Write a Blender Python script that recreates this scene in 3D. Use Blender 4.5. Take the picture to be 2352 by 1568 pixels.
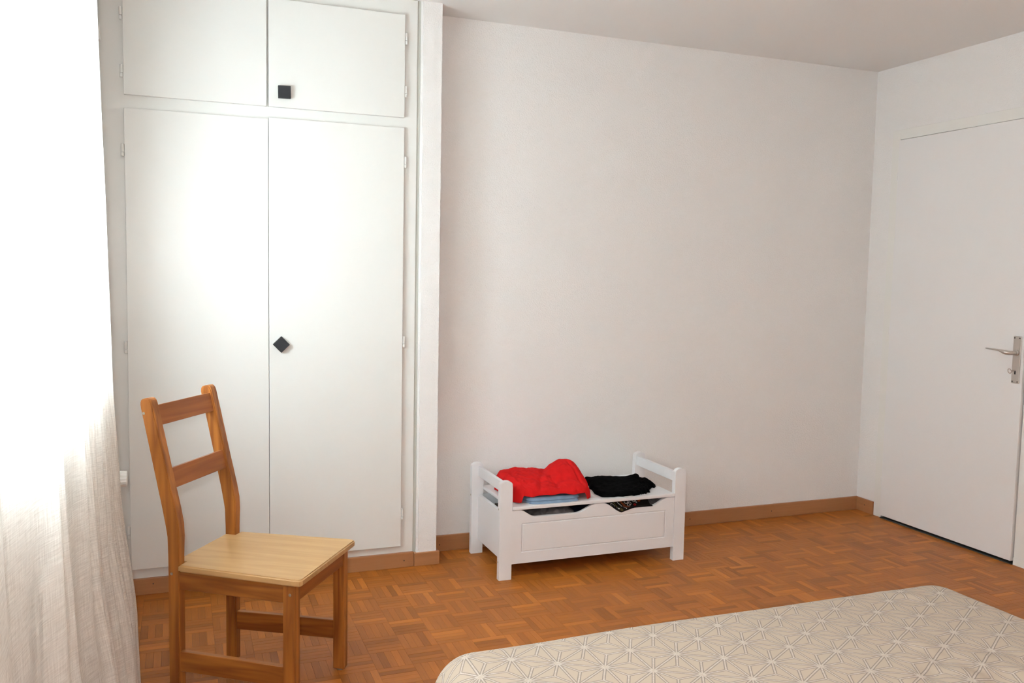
import bpy, bmesh, math, random
from mathutils import Vector, Matrix, noise

for o in list(bpy.data.objects):
    bpy.data.objects.remove(o)
SC = bpy.context.scene
COL = SC.collection
random.seed(7)

# ------------------------------------------------------------------ camera
F, YAW, PITCH, ROLL, CAMH = 1984.2, 0.36803, 0.07841, 0.01892, 1.278
fwd = Vector((math.sin(YAW)*math.cos(PITCH), math.cos(YAW)*math.cos(PITCH), -math.sin(PITCH)))
right = Vector((math.cos(YAW), -math.sin(YAW), 0))
up = right.cross(fwd)
cr, sr = math.cos(ROLL), math.sin(ROLL)
right, up = cr*right + sr*up, -sr*right + cr*up
CP = Vector((0, 0, CAMH))
cd = bpy.data.cameras.new('camera')
cam = bpy.data.objects.new('camera', cd)
COL.objects.link(cam)
cd.sensor_fit = 'HORIZONTAL'
cd.sensor_width = 36
cd.lens = 36*F/2352
cd.clip_start = 0.01
M = Matrix((right, up, -fwd)).transposed().to_4x4()
M.translation = CP
cam.matrix_world = M
SC.camera = cam
def pix(P):
    d = Vector(P) - CP
    z = d.dot(fwd)
    return 1176 + F*d.dot(right)/z, 784 - F*d.dot(up)/z, z

# ------------------------------------------------------------------ world, lights, exposure
SC.view_settings.view_transform = 'Standard'
SC.view_settings.look = 'None'
SC.view_settings.exposure = 0.20
SC.view_settings.gamma = 1
SC.view_settings.use_curve_mapping = False
SC.cycles.max_bounces = 8
SC.cycles.diffuse_bounces = 5
SC.cycles.transparent_max_bounces = 12
SC.cycles.sample_clamp_indirect = 8
SC.cycles.use_denoising = True
SC.cycles.use_adaptive_sampling = True
SC.cycles.adaptive_threshold = 0.2
SC.cycles.adaptive_min_samples = 16

XL, XR, YB, YF, H = -0.27, 3.537, 3.75, -1.3, 2.40      # left wall, right wall, back wall, wall behind the camera, ceiling
WY0, WY1, WZ0, WZ1 = 1.15, 2.95, 1.01, 1.93               # window opening in the left wall

w = bpy.data.worlds.new('daylight')
SC.world = w
w.use_nodes = True
bg = w.node_tree.nodes['Background']
bg.inputs[0].default_value = (0.80, 0.915, 1.0, 1)        # bright hazy sky
bg.inputs[1].default_value = 26.5

pl = bpy.data.lights.new('window_portal', 'AREA')        # guides sky light through the window
pl.shape = 'RECTANGLE'
pl.size = WY1 - WY0
pl.size_y = WZ1 - WZ0
pl.cycles.is_portal = True
po = bpy.data.objects.new('window_portal', pl)
COL.objects.link(po)
po.location = (XL - 0.33, (WY0 + WY1)/2, (WZ0 + WZ1)/2)
po.rotation_euler = Vector((1, 0, 0)).to_track_quat('-Z', 'Z').to_euler()

fl = bpy.data.lights.new('camera_flash', 'POINT')        # the camera's own pop-up flash
fl.energy = 44
fl.shadow_soft_size = 0.02
fl.color = (1.0, 0.98, 0.97)
fo = bpy.data.objects.new('camera_flash', fl)
COL.objects.link(fo)
fo.location = CP + up*0.095 - right*0.035

# ------------------------------------------------------------------ materials
def mat(name, color, rough=0.5, spec=0.4, metal=0.0, bump=None, var=None, coat=0.0, sheen=0.0):
    m = bpy.data.materials.new(name)
    m.use_nodes = True
    nt = m.node_tree
    b = nt.nodes['Principled BSDF']
    b.inputs['Base Color'].default_value = (*color, 1)
    b.inputs['Roughness'].default_value = rough
    b.inputs['Specular IOR Level'].default_value = spec
    b.inputs['Metallic'].default_value = metal
    b.inputs['Coat Weight'].default_value = coat
    b.inputs['Sheen Weight'].default_value = sheen
    tc = nt.nodes.new('ShaderNodeTexCoord')
    if bump:
        sc, st, dist = bump
        n = nt.nodes.new('ShaderNodeTexNoise')
        n.inputs['Scale'].default_value = sc
        n.inputs['Detail'].default_value = 3
        nt.links.new(tc.outputs['Object'], n.inputs['Vector'])
        bp = nt.nodes.new('ShaderNodeBump')
        bp.inputs['Strength'].default_value = st
        bp.inputs['Distance'].default_value = dist
        nt.links.new(n.outputs[0], bp.inputs['Height'])
        nt.links.new(bp.outputs[0], b.inputs['Normal'])
    if var:
        sc, amt = var
        n = nt.nodes.new('ShaderNodeTexNoise')
        n.inputs['Scale'].default_value = sc
        n.inputs['Detail'].default_value = 5
        nt.links.new(tc.outputs['Object'], n.inputs['Vector'])
        r = nt.nodes.new('ShaderNodeMix')
        r.data_type = 'RGBA'
        r.inputs[6].default_value = (*[c*(1-amt) for c in color], 1)
        r.inputs[7].default_value = (*[min(1, c*(1+amt)) for c in color], 1)
        nt.links.new(n.outputs[0], r.inputs[0])
        nt.links.new(r.outputs[2], b.inputs['Base Color'])
    return m

def wood(name, c1, c2, axis, rough=0.4, ring=26, stretch=0.07, spec=0.45, shade=None, bands=0.55):
    """Pine-like grain running along one object axis; shade picks a per-piece tone."""
    m = bpy.data.materials.new(name)
    m.use_nodes = True
    nt = m.node_tree
    L = nt.links.new
    b = nt.nodes['Principled BSDF']
    b.inputs['Roughness'].default_value = rough
    b.inputs['Specular IOR Level'].default_value = spec
    tc = nt.nodes.new('ShaderNodeTexCoord')
    mp = nt.nodes.new('ShaderNodeMapping')
    s = [1, 1, 1]
    s['xyz'.index(axis)] = stretch
    mp.inputs['Scale'].default_value = s
    L(tc.outputs['Object'], mp.inputs['Vector'])
    n = nt.nodes.new('ShaderNodeTexNoise')
    n.inputs['Scale'].default_value = ring
    n.inputs['Detail'].default_value = 2
    L(mp.outputs[0], n.inputs['Vector'])
    ma = nt.nodes.new('ShaderNodeMath'); ma.operation = 'MULTIPLY'; ma.inputs[1].default_value = 9
    L(n.outputs[0], ma.inputs[0])
    fr = nt.nodes.new('ShaderNodeMath'); fr.operation = 'PINGPONG'; fr.inputs[1].default_value = 1
    L(ma.outputs[0], fr.inputs[0])
    n2 = nt.nodes.new('ShaderNodeTexNoise')
    n2.inputs['Scale'].default_value = ring*9
    n2.inputs['Detail'].default_value = 4
    L(mp.outputs[0], n2.inputs['Vector'])
    mx = nt.nodes.new('ShaderNodeMath'); mx.operation = 'MULTIPLY_ADD'
    mx.inputs[1].default_value = bands
    L(fr.outputs[0], mx.inputs[0])
    m3 = nt.nodes.new('ShaderNodeMath'); m3.operation = 'MULTIPLY'; m3.inputs[1].default_value = 0.9 - bands
    L(n2.outputs[0], m3.inputs[0])
    L(m3.outputs[0], mx.inputs[2])
    mix = nt.nodes.new('ShaderNodeMix'); mix.data_type = 'RGBA'
    mix.inputs[6].default_value = (*c1, 1)
    mix.inputs[7].default_value = (*c2, 1)
    L(mx.outputs[0], mix.inputs[0])
    out = mix.outputs[2]
    if shade:
        if shade == 'object':
            oi = nt.nodes.new('ShaderNodeObjectInfo'); val = oi.outputs['Random']
        else:
            at = nt.nodes.new('ShaderNodeAttribute'); at.attribute_name = 'shade'; val = at.outputs['Fac']
        cr_ = nt.nodes.new('ShaderNodeValToRGB')
        e = cr_.color_ramp.elements
        e[0].position = 0.0; e[0].color = (0.74, 0.70, 0.66, 1)
        e[1].position = 1.0; e[1].color = (1.38, 1.45, 1.45, 1)
        for p, c in ((0.15, (0.9, 0.88, 0.86, 1)), (0.5, (1, 1, 1, 1)), (0.85, (1.1, 1.1, 1.08, 1))):
            x = e.new(p); x.color = c
        L(val, cr_.inputs[0])
        mm = nt.nodes.new('ShaderNodeMix'); mm.data_type = 'RGBA'; mm.blend_type = 'MULTIPLY'
        mm.inputs[0].default_value = 1
        L(out, mm.inputs[6]); L(cr_.outputs[0], mm.inputs[7])
        out = mm.outputs[2]
        # shift the grain per piece
        if shade == 'object':
            vm = nt.nodes.new('ShaderNodeVectorMath'); vm.operation = 'ADD'
            cmb = nt.nodes.new('ShaderNodeCombineXYZ')
            sh = nt.nodes.new('ShaderNodeMath'); sh.operation = 'MULTIPLY'; sh.inputs[1].default_value = 37
            L(val, sh.inputs[0])
            for i in range(3): L(sh.outputs[0], cmb.inputs[i])
            L(tc.outputs['Object'], vm.inputs[0]); L(cmb.outputs[0], vm.inputs[1])
            L(vm.outputs[0], mp.inputs['Vector'])
    L(out, b.inputs['Base Color'])
    bp = nt.nodes.new('ShaderNodeBump')
    bp.inputs['Strength'].default_value = 0.08
    bp.inputs['Distance'].default_value = 0.001
    L(n2.outputs[0], bp.inputs['Height'])
    L(bp.outputs[0], b.inputs['Normal'])
    return m

WALL = (0.875, 0.855, 0.84)
M_wall = mat('white wall paint', WALL, 0.85, 0.15, bump=(170, 0.8, 0.003))
M_ceil = mat('ceiling paint', (0.88, 0.87, 0.855), 0.9, 0.1, bump=(60, 0.1, 0.002))
M_ward = mat('ivory lacquer', (0.795, 0.79, 0.76), 0.32, 0.4)
M_gap = mat('grey gap shade', (0.55, 0.55, 0.5), 0.7)  # grey stands in for the shade of the recess beside the pillar
M_door = mat('white door paint', (0.86, 0.845, 0.84), 0.4, 0.35)
M_dframe = mat('cream frame paint', (0.86, 0.845, 0.81), 0.4, 0.35)
M_bench = mat('white furniture paint', (0.82, 0.81, 0.82), 0.35, 0.4)
M_black = mat('charcoal wood', (0.018, 0.02, 0.024), 0.5, 0.4)
M_base = wood('baseboard beech', (0.36, 0.155, 0.062), (0.46, 0.21, 0.09), 'x', 0.45, ring=14, bands=0.25)
M_basey = wood('baseboard beech side', (0.36, 0.155, 0.062), (0.46, 0.21, 0.09), 'y', 0.45, ring=14, bands=0.25)
M_nail = mat('nail head', (0.05, 0.035, 0.025), 0.5)
M_metal = mat('brushed aluminium', (0.62, 0.58, 0.54), 0.38, 0.5, 1.0)
M_key = mat('key nickel', (0.5, 0.42, 0.36), 0.3, 0.5, 1.0)
M_dark = mat('dark hole', (0.01, 0.01, 0.012), 0.8)
M_thr = mat('dark threshold strip', (0.055, 0.06, 0.058), 0.5)
M_plastic = mat('white plastic', (0.82, 0.81, 0.78), 0.35, 0.4)
M_screw = mat('screw steel', (0.55, 0.52, 0.46), 0.35, 0.5, 0.9)
M_belt = mat('brown shutter belt', (0.30, 0.20, 0.11), 0.8)
M_red = mat('red cotton jersey', (0.62, 0.014, 0.014), 0.9, 0.08, bump=(900, 0.25, 0.0008), var=(35, 0.10))
M_blk = mat('black cotton jersey', (0.003, 0.003, 0.0032), 0.95, 0.03, bump=(900, 0.25, 0.0008))
M_jean = mat('light blue denim', (0.22, 0.31, 0.43), 0.85, 0.1, bump=(1200, 0.3, 0.0006), var=(30, 0.25))
M_grey = mat('grey cotton', (0.21, 0.19, 0.19), 0.9, 0.1, var=(25, 0.3))
M_navy = mat('dark navy cotton', (0.012, 0.018, 0.045), 0.9, 0.1)
M_brown = mat('dark brown cotton', (0.06, 0.04, 0.03), 0.9, 0.1, var=(25, 0.4))
M_print = mat('black print ground', (0.014, 0.011, 0.010), 0.85, 0.1)
M_pw = mat('white print', (0.72, 0.69, 0.66), 0.8, 0.1)
M_po = mat('rust orange print', (0.32, 0.075, 0.02), 0.8, 0.1)
M_pg = mat('olive print', (0.085, 0.078, 0.028), 0.8, 0.1)
M_pr = mat('crimson print', (0.35, 0.01, 0.012), 0.8, 0.1)
CH1, CH2 = (0.46, 0.165, 0.032), (0.17, 0.045, 0.009)
M_chz = wood('stained pine upright', CH1, CH2, 'z', 0.34, ring=20, stretch=0.06, bands=0.7)
M_chx = wood('stained pine lengthwise', CH1, CH2, 'x', 0.34, ring=20, stretch=0.06, bands=0.7)
M_chy = wood('stained pine crosswise', (0.38, 0.12, 0.024), (0.22, 0.058, 0.011), 'y', 0.34, ring=24, stretch=0.05, bands=0.6)
M_seat = wood('worn pine seat', (0.575, 0.35, 0.15), (0.44, 0.24, 0.09), 'x', 0.42, ring=16, stretch=0.07, bands=0.4)
PQ1, PQ2 = (0.44, 0.145, 0.023), (0.34, 0.102, 0.014)
M_pq_ox = wood('oak strip lengthwise', PQ1, PQ2, 'x', 0.42, ring=60, stretch=0.08, spec=0.3, shade='object', bands=0.3)
M_pq_ax = wood('oak strips lengthwise', PQ1, PQ2, 'x', 0.42, ring=60, stretch=0.08, spec=0.3, shade='attr', bands=0.3)
M_pq_ay = wood('oak strips crosswise', PQ1, PQ2, 'y', 0.42, ring=60, stretch=0.08, spec=0.3, shade='attr', bands=0.3)
M_sub = mat('dark joint filler', (0.20, 0.075, 0.02), 0.7)

def glass_mat():
    m = bpy.data.materials.new('window glass')
    m.use_nodes = True
    nt = m.node_tree
    nt.nodes.remove(nt.nodes['Principled BSDF'])
    tr = nt.nodes.new('ShaderNodeBsdfTransparent'); tr.inputs[0].default_value = (0.93, 0.95, 0.94, 1)
    gl = nt.nodes.new('ShaderNodeBsdfGlossy'); gl.inputs['Roughness'].default_value = 0.02
    mx = nt.nodes.new('ShaderNodeMixShader'); mx.inputs[0].default_value = 0.06
    nt.links.new(tr.outputs[0], mx.inputs[1]); nt.links.new(gl.outputs[0], mx.inputs[2])
    nt.links.new(mx.outputs[0], nt.nodes['Material Output'].inputs[0])
    return m
M_glass = glass_mat()

def curtain_mat():
    m = bpy.data.materials.new('sheer linen')
    m.use_nodes = True
    nt = m.node_tree
    L = nt.links.new
    nt.nodes.remove(nt.nodes['Principled BSDF'])
    tc = nt.nodes.new('ShaderNodeTexCoord')
    def threads(sx, sy, det=3):
        mp = nt.nodes.new('ShaderNodeMapping'); mp.inputs['Scale'].default_value = (sx, sy, 1)
        L(tc.outputs['UV'], mp.inputs['Vector'])
        n = nt.nodes.new('ShaderNodeTexNoise'); n.inputs['Scale'].default_value = 1; n.inputs['Detail'].default_value = det
        L(mp.outputs[0], n.inputs['Vector'])
        return n.outputs[0]
    a = threads(22, 520); b2 = threads(520, 18)
    ad = nt.nodes.new('ShaderNodeMath'); ad.operation = 'ADD'
    L(a, ad.inputs[0]); L(b2, ad.inputs[1])
    rp = nt.nodes.new('ShaderNodeMapRange'); rp.inputs[1].default_value = 0.7; rp.inputs[2].default_value = 1.3
    rp.inputs[3].default_value = 0.0; rp.inputs[4].default_value = 1.0
    L(ad.outputs[0], rp.inputs[0])
    mc = nt.nodes.new('ShaderNodeMix'); mc.data_type = 'RGBA'
    mc.inputs[6].default_value = (0.80, 0.74, 0.68, 1); mc.inputs[7].default_value = (0.94, 0.90, 0.85, 1)
    L(rp.outputs[0], mc.inputs[0])
    bp = nt.nodes.new('ShaderNodeBump'); bp.inputs['Strength'].default_value = 0.35; bp.inputs['Distance'].default_value = 0.001
    L(ad.outputs[0], bp.inputs['Height'])
    di = nt.nodes.new('ShaderNodeBsdfDiffuse'); tl = nt.nodes.new('ShaderNodeBsdfTranslucent')
    for s in (di, tl):
        L(mc.outputs[2], s.inputs['Color']); L(bp.outputs[0], s.inputs['Normal'])
    m1 = nt.nodes.new('ShaderNodeMixShader'); m1.inputs[0].default_value = 0.5
    L(di.outputs[0], m1.inputs[1]); L(tl.outputs[0], m1.inputs[2])
    tr = nt.nodes.new('ShaderNodeBsdfTransparent')
    m2 = nt.nodes.new('ShaderNodeMixShader')
    tf = nt.nodes.new('ShaderNodeMapRange'); tf.inputs[3].default_value = 0.30; tf.inputs[4].default_value = 0.10
    L(rp.outputs[0], tf.inputs[0]); L(tf.outputs[0], m2.inputs[0])
    L(m1.outputs[0], m2.inputs[1]); L(tr.outputs[0], m2.inputs[2])
    L(m2.outputs[0], nt.nodes['Material Output'].inputs[0])
    return m
M_curt = curtain_mat()

def bedspread_mat(a=0.0955):
    """Cream cotton printed with a triangular star lattice: twelve double-lined spokes from every lattice point."""
    m = bpy.data.materials.new('star printed cotton')
    m.use_nodes = True
    nt = m.node_tree
    L = nt.links.new
    b = nt.nodes['Principled BSDF']
    b.inputs['Roughness'].default_value = 0.75
    b.inputs['Specular IOR Level'].default_value = 0.2
    b.inputs['Sheen Weight'].default_value = 0.0
    tc = nt.nodes.new('ShaderNodeTexCoord')
    sp = nt.nodes.new('ShaderNodeSeparateXYZ')
    L(tc.outputs['UV'], sp.inputs[0])
    def M_(op, x, y=None, z=None):
        n = nt.nodes.new('ShaderNodeMath'); n.operation = op
        for i, v in enumerate((x, y, z)):
            if v is None: continue
            if isinstance(v, (int, float)): n.inputs[i].default_value = v
            else: L(v, n.inputs[i])
        return n.outputs[0]
    px_, py_ = a*math.sqrt(3), a
    x, y = sp.outputs[0], sp.outputs[1]
    x1 = M_('WRAP', x, px_/2, -px_/2); y1 = M_('WRAP', y, py_/2, -py_/2)
    x2 = M_('WRAP', M_('ADD', x, px_/2), px_/2, -px_/2); y2 = M_('WRAP', M_('ADD', y, py_/2), py_/2, -py_/2)
    def hyp(p, q): return M_('SQRT', M_('ADD', M_('MULTIPLY', p, p), M_('MULTIPLY', q, q)))
    r1, r2 = hyp(x1, y1), hyp(x2, y2)
    sel = M_('LESS_THAN', r1, r2)
    def pick(p, q): return M_('ADD', M_('MULTIPLY', p, sel), M_('MULTIPLY', q, M_('SUBTRACT', 1, sel)))
    lx, ly = pick(x1, x2), pick(y1, y2)
    r = M_('MINIMUM', r1, r2)
    th = M_('ARCTAN2', ly, lx)
    st = math.pi/6
    dth = M_('ABSOLUTE', M_('WRAP', th, st/2, -st/2))
    d = M_('MULTIPLY', r, M_('SINE', dth))
    half = 0.0026
    # grey outline of every spoke, pale glaze between the outlines
    out = M_('LESS_THAN', M_('ABSOLUTE', M_('SUBTRACT', d, half)), 0.0010)
    out = M_('MULTIPLY', out, M_('GREATER_THAN', r, 0.007))
    ins = M_('LESS_THAN', d, half)
    n = nt.nodes.new('ShaderNodeTexNoise'); n.inputs['Scale'].default_value = 160; n.inputs['Detail'].default_value = 2
    L(tc.outputs['UV'], n.inputs['Vector'])
    dash = M_('GREATER_THAN', n.outputs[0], 0.52)
    nv = nt.nodes.new('ShaderNodeTexNoise'); nv.inputs['Scale'].default_value = 7
    L(tc.outputs['UV'], nv.inputs['Vector'])
    base = nt.nodes.new('ShaderNodeMix'); base.data_type = 'RGBA'
    base.inputs[6].default_value = (0.475, 0.385, 0.305, 1); base.inputs[7].default_value = (0.51, 0.415, 0.33, 1)
    L(nv.outputs[0], base.inputs[0])
    c1 = nt.nodes.new('ShaderNodeMix'); c1.data_type = 'RGBA'
    L(M_('MULTIPLY', ins, M_('ADD', 0.35, M_('MULTIPLY', dash, 0.5))), c1.inputs[0])
    L(base.outputs[2], c1.inputs[6]); c1.inputs[7].default_value = (0.57, 0.51, 0.46, 1)
    c2 = nt.nodes.new('ShaderNodeMix'); c2.data_type = 'RGBA'
    L(M_('MULTIPLY', out, 0.85), c2.inputs[0])
    L(c1.outputs[2], c2.inputs[6]); c2.inputs[7].default_value = (0.25, 0.205, 0.18, 1)
    L(c2.outputs[2], b.inputs['Base Color'])
    nb = nt.nodes.new('ShaderNodeTexNoise'); nb.inputs['Scale'].default_value = 900
    L(tc.outputs['UV'], nb.inputs['Vector'])
    bp = nt.nodes.new('ShaderNodeBump'); bp.inputs['Strength'].default_value = 0.12; bp.inputs['Distance'].default_value = 0.0006
    L(nb.outputs[0], bp.inputs['Height']); L(bp.outputs[0], b.inputs['Normal'])
    return m
M_bed = bedspread_mat()

# ------------------------------------------------------------------ mesh helpers
def link(name, me, m, parent=None, loc=None, smooth=False):
    if m:
        me.materials.append(m)
    if smooth:
        for p in me.polygons: p.use_smooth = True
    o = bpy.data.objects.new(name, me)
    COL.objects.link(o)
    if loc: o.location = loc
    if parent: o.parent = parent
    return o
def finish(bm, name, m, parent=None, smooth=False, loc=None):
    me = bpy.data.meshes.new(name)
    bm.normal_update()
    bm.to_mesh(me); bm.free()
    return link(name, me, m, parent, loc, smooth)
def add_box(bm, lo, hi, bev=0.0, seg=2):
    g = bmesh.ops.create_cube(bm, size=1)
    vs = g['verts']
    for v in vs:
        v.co = Vector([(lo[i] + hi[i])/2 + v.co[i]*(hi[i] - lo[i]) for i in range(3)])
    if bev > 0:
        es = list({e for v in vs for e in v.link_edges})
        bmesh.ops.bevel(bm, geom=es, offset=bev, segments=seg, affect='EDGES', profile=0.6)
def box(name, lo, hi, m, parent=None, bev=0.0, seg=2):
    """A box with its origin at its own centre."""
    c = [(lo[i] + hi[i])/2 for i in range(3)]
    bm = bmesh.new()
    add_box(bm, [lo[i]-c[i] for i in range(3)], [hi[i]-c[i] for i in range(3)], bev, seg)
    return finish(bm, name, m, parent, loc=c)
def prism(bm, pts, n, t):
    """Extrude a 3-D outline along n*t."""
    n = Vector(n)*t
    a = [bm.verts.new(p) for p in pts]
    b_ = [bm.verts.new(Vector(p) + n) for p in pts]
    bm.faces.new(a); bm.faces.new(b_[::-1])
    for i in range(len(pts)):
        j = (i+1) % len(pts)
        bm.faces.new((a[j], a[i], b_[i], b_[j]))
    bmesh.ops.recalc_face_normals(bm, faces=bm.faces)
def tube(bm, pts, radii, n=16, cap=True, squash=None):
    pts = [Vector(p) for p in pts]
    rings = []
    for i, p in enumerate(pts):
        t = (pts[min(i+1, len(pts)-1)] - pts[max(i-1, 0)]).normalized()
        ref = Vector((0, 0, 1)) if abs(t.z) < 0.9 else Vector((1, 0, 0))
        s = t.cross(ref).normalized(); q = s.cross(t)
        r = radii[i] if isinstance(radii, (list, tuple)) else radii
        ra, rb = r if isinstance(r, (list, tuple)) else (r, r)
        rings.append([bm.verts.new(p + s*ra*math.cos(2*math.pi*k/n) + q*rb*math.sin(2*math.pi*k/n)) for k in range(n)])
    for a, b_ in zip(rings, rings[1:]):
        for k in range(n):
            bm.faces.new((a[k], a[(k+1) % n], b_[(k+1) % n], b_[k]))
    if cap:
        bm.faces.new(rings[0][::-1]); bm.faces.new(rings[-1])
    bmesh.ops.recalc_face_normals(bm, faces=bm.faces)
def disc(name, c, axis, r, t, m, parent, n=12):
    bm = bmesh.new()
    ax = Vector(axis)
    tube(bm, [(0, 0, 0), ax*t], r, n)
    return finish(bm, name, m, parent, loc=c)
def tag(o, label=None, cat=None, group=None, kind=None):
    for k, v in (('label', label), ('category', cat), ('group', group), ('kind', kind)):
        if v: o[k] = v
    return o
def empty(name, loc=(0, 0, 0), rz=0):
    o = bpy.data.objects.new(name, None)
    o.empty_display_size = 0.1
    COL.objects.link(o)
    o.location = loc; o.rotation_euler.z = rz
    return o
def sub(o, parent):
    """Parent keeping the world place; parents here are unrotated meshes or empties."""
    o.parent = parent
    o.location = Vector(o.location) - Vector(parent.location) - (Vector(parent.parent.location) if parent.parent else Vector())
    return o
def struct(o, label, cat):
    return tag(o, label, cat, kind='structure')

# ------------------------------------------------------------------ room shell
T = 0.15
struct(box('floor', (XL-0.35, YF-T, -0.2), (XR+T, YB+T, -0.0085), M_sub), 'mosaic oak parquet floor in basket weave blocks', 'floor')
floor = bpy.data.objects['floor']
struct(box('ceiling', (XL-0.35, YF-T, H), (XR+T, YB+T, H+0.15), M_ceil), 'plain off-white ceiling', 'ceiling')
struct(box('wall_back', (XL-0.35, YB, -0.0085), (XR+T, YB+T, H), M_wall), 'textured white back wall behind the bench', 'wall')
struct(box('wall_front', (XL-0.35, YF-T, -0.0085), (XR+T, YF, H), M_wall), 'white wall behind the viewer', 'wall')

DY0, DY1, DZ = 2.762, 3.60, 2.066           # door opening in the right wall
bm = bmesh.new()
add_box(bm, (XR, DY1, -0.0085), (XR+T, YB, H))
add_box(bm, (XR, YF, -0.0085), (XR+T, DY0-0.06, H))
add_box(bm, (XR, DY0-0.06, DZ), (XR+T, DY1, H))
struct(finish(bm, 'wall_right', M_wall), 'white right wall around the door', 'wall')

struct(box('light_block_panel', (XR+T, DY0-0.2, -0.2), (XR+T+0.1, DY1+0.2, H), M_wall), 'added unseen panel blocking light behind the door', 'wall')  # unseen panel added to stop outside light leaking round the door

bm = bmesh.new()
add_box(bm, (XL-0.35, YF, -0.0085), (XL, WY0, H))
add_box(bm, (XL-0.35, WY1, -0.0085), (XL, YB, H))
add_box(bm, (XL-0.35, WY0, -0.0085), (XL, WY1, WZ0))
add_box(bm, (XL-0.35, WY0, WZ1), (XL, WY1, H))
struct(finish(bm, 'wall_left', M_wall), 'white window wall behind the curtain', 'wall')

# pillar between wardrobe and back wall
PX0, PX1, PY = 0.952, 1.042, 3.583
bm = bmesh.new()
add_box(bm, (PX0, PY, -0.0085), (PX1, YB, H), 0.0)
es = [e for e in bm.edges if abs(e.verts[0].co.z - e.verts[1].co.z) > 1 and e.verts[0].co.y < PY+0.01]
bmesh.ops.bevel(bm, geom=[e for e in es if e.verts[0].co.x < 1], offset=0.009, segments=4, affect='EDGES')
struct(finish(bm, 'wall_pillar', M_wall), 'narrow textured white pillar right of the wardrobe', 'pillar')

# ------------------------------------------------------------------ parquet
BL, NS = 0.120, 5
SW = BL/NS
G = 0.0004
def strip_mesh(name):
    bm = bmesh.new()
    add_box(bm, (-BL/2+G/2, -SW/2+G/2, -0.0085), (BL/2-G/2, SW/2-G/2, 0.0), 0.0)
    top = [e for e in bm.edges if all(v.co.z > -0.001 for v in e.verts)]
    bmesh.ops.bevel(bm, geom=top, offset=0.0003, segments=1, affect='EDGES')
    me = bpy.data.meshes.new(name)
    bm.to_mesh(me); bm.free()
    me.materials.append(M_pq_ox)
    return me
sm = strip_mesh('parquet_strip')
strips = []
x0, y0 = XL + 0.01, YB - 0.012
nx, ny = int((XR - x0)/BL)+2, int((y0 - YF)/BL)+1
for i in range(nx):
    for j in range(ny):
        cx, cy = x0 + (i+.5)*BL, y0 - (j+.5)*BL
        for k in range(NS):
            o_ = (k - (NS-1)/2)*SW
            ax = (i + j) % 2
            x, y = (cx, cy + o_) if ax == 0 else (cx + o_, cy)
            ex = (BL if ax == 0 else SW)/2; ey = (SW if ax == 0 else BL)/2
            if x - ex > XR - 0.002 or y - ey < YF: continue
            strips.append((x, y, ax, random.gauss(0, 0.00006), random.random()))
def visible(x, y):
    if y < 0.3: return False
    u, v, z = pix((x, y, 0))
    if not (330 < u < 2340 and 1150 < v < 1560): return False
    if 0.5 < x*1.45 < 3.1:                                    # hidden behind the bed cover
        lim = 1462 - (u-1100)*0.147 if u > 1080 else 1568
        if u > 2120: lim = 1312 + (u-2130)*0.44
        if u > 990 and v > lim + 6: return False
    if 1150 < u < 1560 and v < 1290 and y > 3.3: return False  # under the bench
    return True
order = sorted((s for s in strips if visible(s[0], s[1])), key=lambda s: pix((s[0], s[1], 0))[2])
near = set(map(id, order[:300]))
for s in strips:
    if id(s) in near:
        o = bpy.data.objects.new('parquet_strip', sm)
        COL.objects.link(o)
        o.parent = floor
        o.rotation_euler.z = 0 if s[2] == 0 else math.pi/2
        o.location = Vector((s[0], s[1], s[3])) - Vector(floor.location)
for axis, m in ((0, M_pq_ax), (1, M_pq_ay)):
    vs, fs, sh = [], [], []
    for s in strips:
        if id(s) in near or s[2] != axis: continue
        ex, ey = (BL, SW) if axis == 0 else (SW, BL)
        ex, ey = ex/2 - G/2, ey/2 - G/2
        b0 = len(vs); e = 0.0003; z = s[3]
        for (xx, yy, zz) in ((ex, ey, -0.0085), (ex, ey, z-e), (ex-e, ey-e, z)):
            vs += [(s[0]-xx, s[1]-yy, zz), (s[0]+xx, s[1]-yy, zz), (s[0]+xx, s[1]+yy, zz), (s[0]-xx, s[1]+yy, zz)]
        for L_ in (0, 4):
            for k in range(4):
                fs.append((b0+L_+k, b0+L_+(k+1) % 4, b0+L_+4+(k+1) % 4, b0+L_+4+k)); sh.append(s[4])
        fs.append((b0+8, b0+9, b0+10, b0+11)); sh.append(s[4])
    me = bpy.data.meshes.new('parquet_field')
    me.from_pydata([Vector(v) - Vector(floor.location) for v in vs], [], fs)
    at = me.attributes.new('shade', 'FLOAT', 'FACE')
    at.data.foreach_set('value', sh)
    tag(link('parquet_field', me, m, floor), kind='stuff')

# ------------------------------------------------------------------ baseboards
def baseboard(name, lo, hi, label, m, nails=(), nx_=(0, -1, 0)):
    bm = bmesh.new()
    c = [(lo[i]+hi[i])/2 for i in range(3)]
    add_box(bm, [lo[i]-c[i] for i in range(3)], [hi[i]-c[i] for i in range(3)], 0.0025, 2)
    o = struct(finish(bm, name, m, loc=c), label, 'baseboard')
    for p in nails:
        sub(disc('nail', p, nx_, 0.0028, 0.0012, M_nail, None, 8), o)
    return o
BBH = 0.072
baseboard('baseboard_back', (PX1+0.013, YB-0.013, 0), (XR, YB, BBH), 'brown wooden baseboard along the back wall', M_base,
          [(1.103, YB-0.013, 0.03), (2.441, YB-0.013, 0.036), (2.95, YB-0.013, 0.036)])
baseboard('baseboard_right', (XR-0.013, DY1+0.016, 0), (XR, YB-0.013, BBH), 'short brown baseboard between room corner and door', M_basey,
          [(XR-0.013, 3.673, 0.04)], (-1, 0, 0))
baseboard('baseboard_wardrobe', (XL+0.001, 3.574, 0), (PX0-0.012, 3.59, 0.064), 'brown wooden baseboard under the wardrobe doors', M_base,
          [(0.896, 3.574, 0.03), (-0.108, 3.574, 0.042)])
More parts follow.
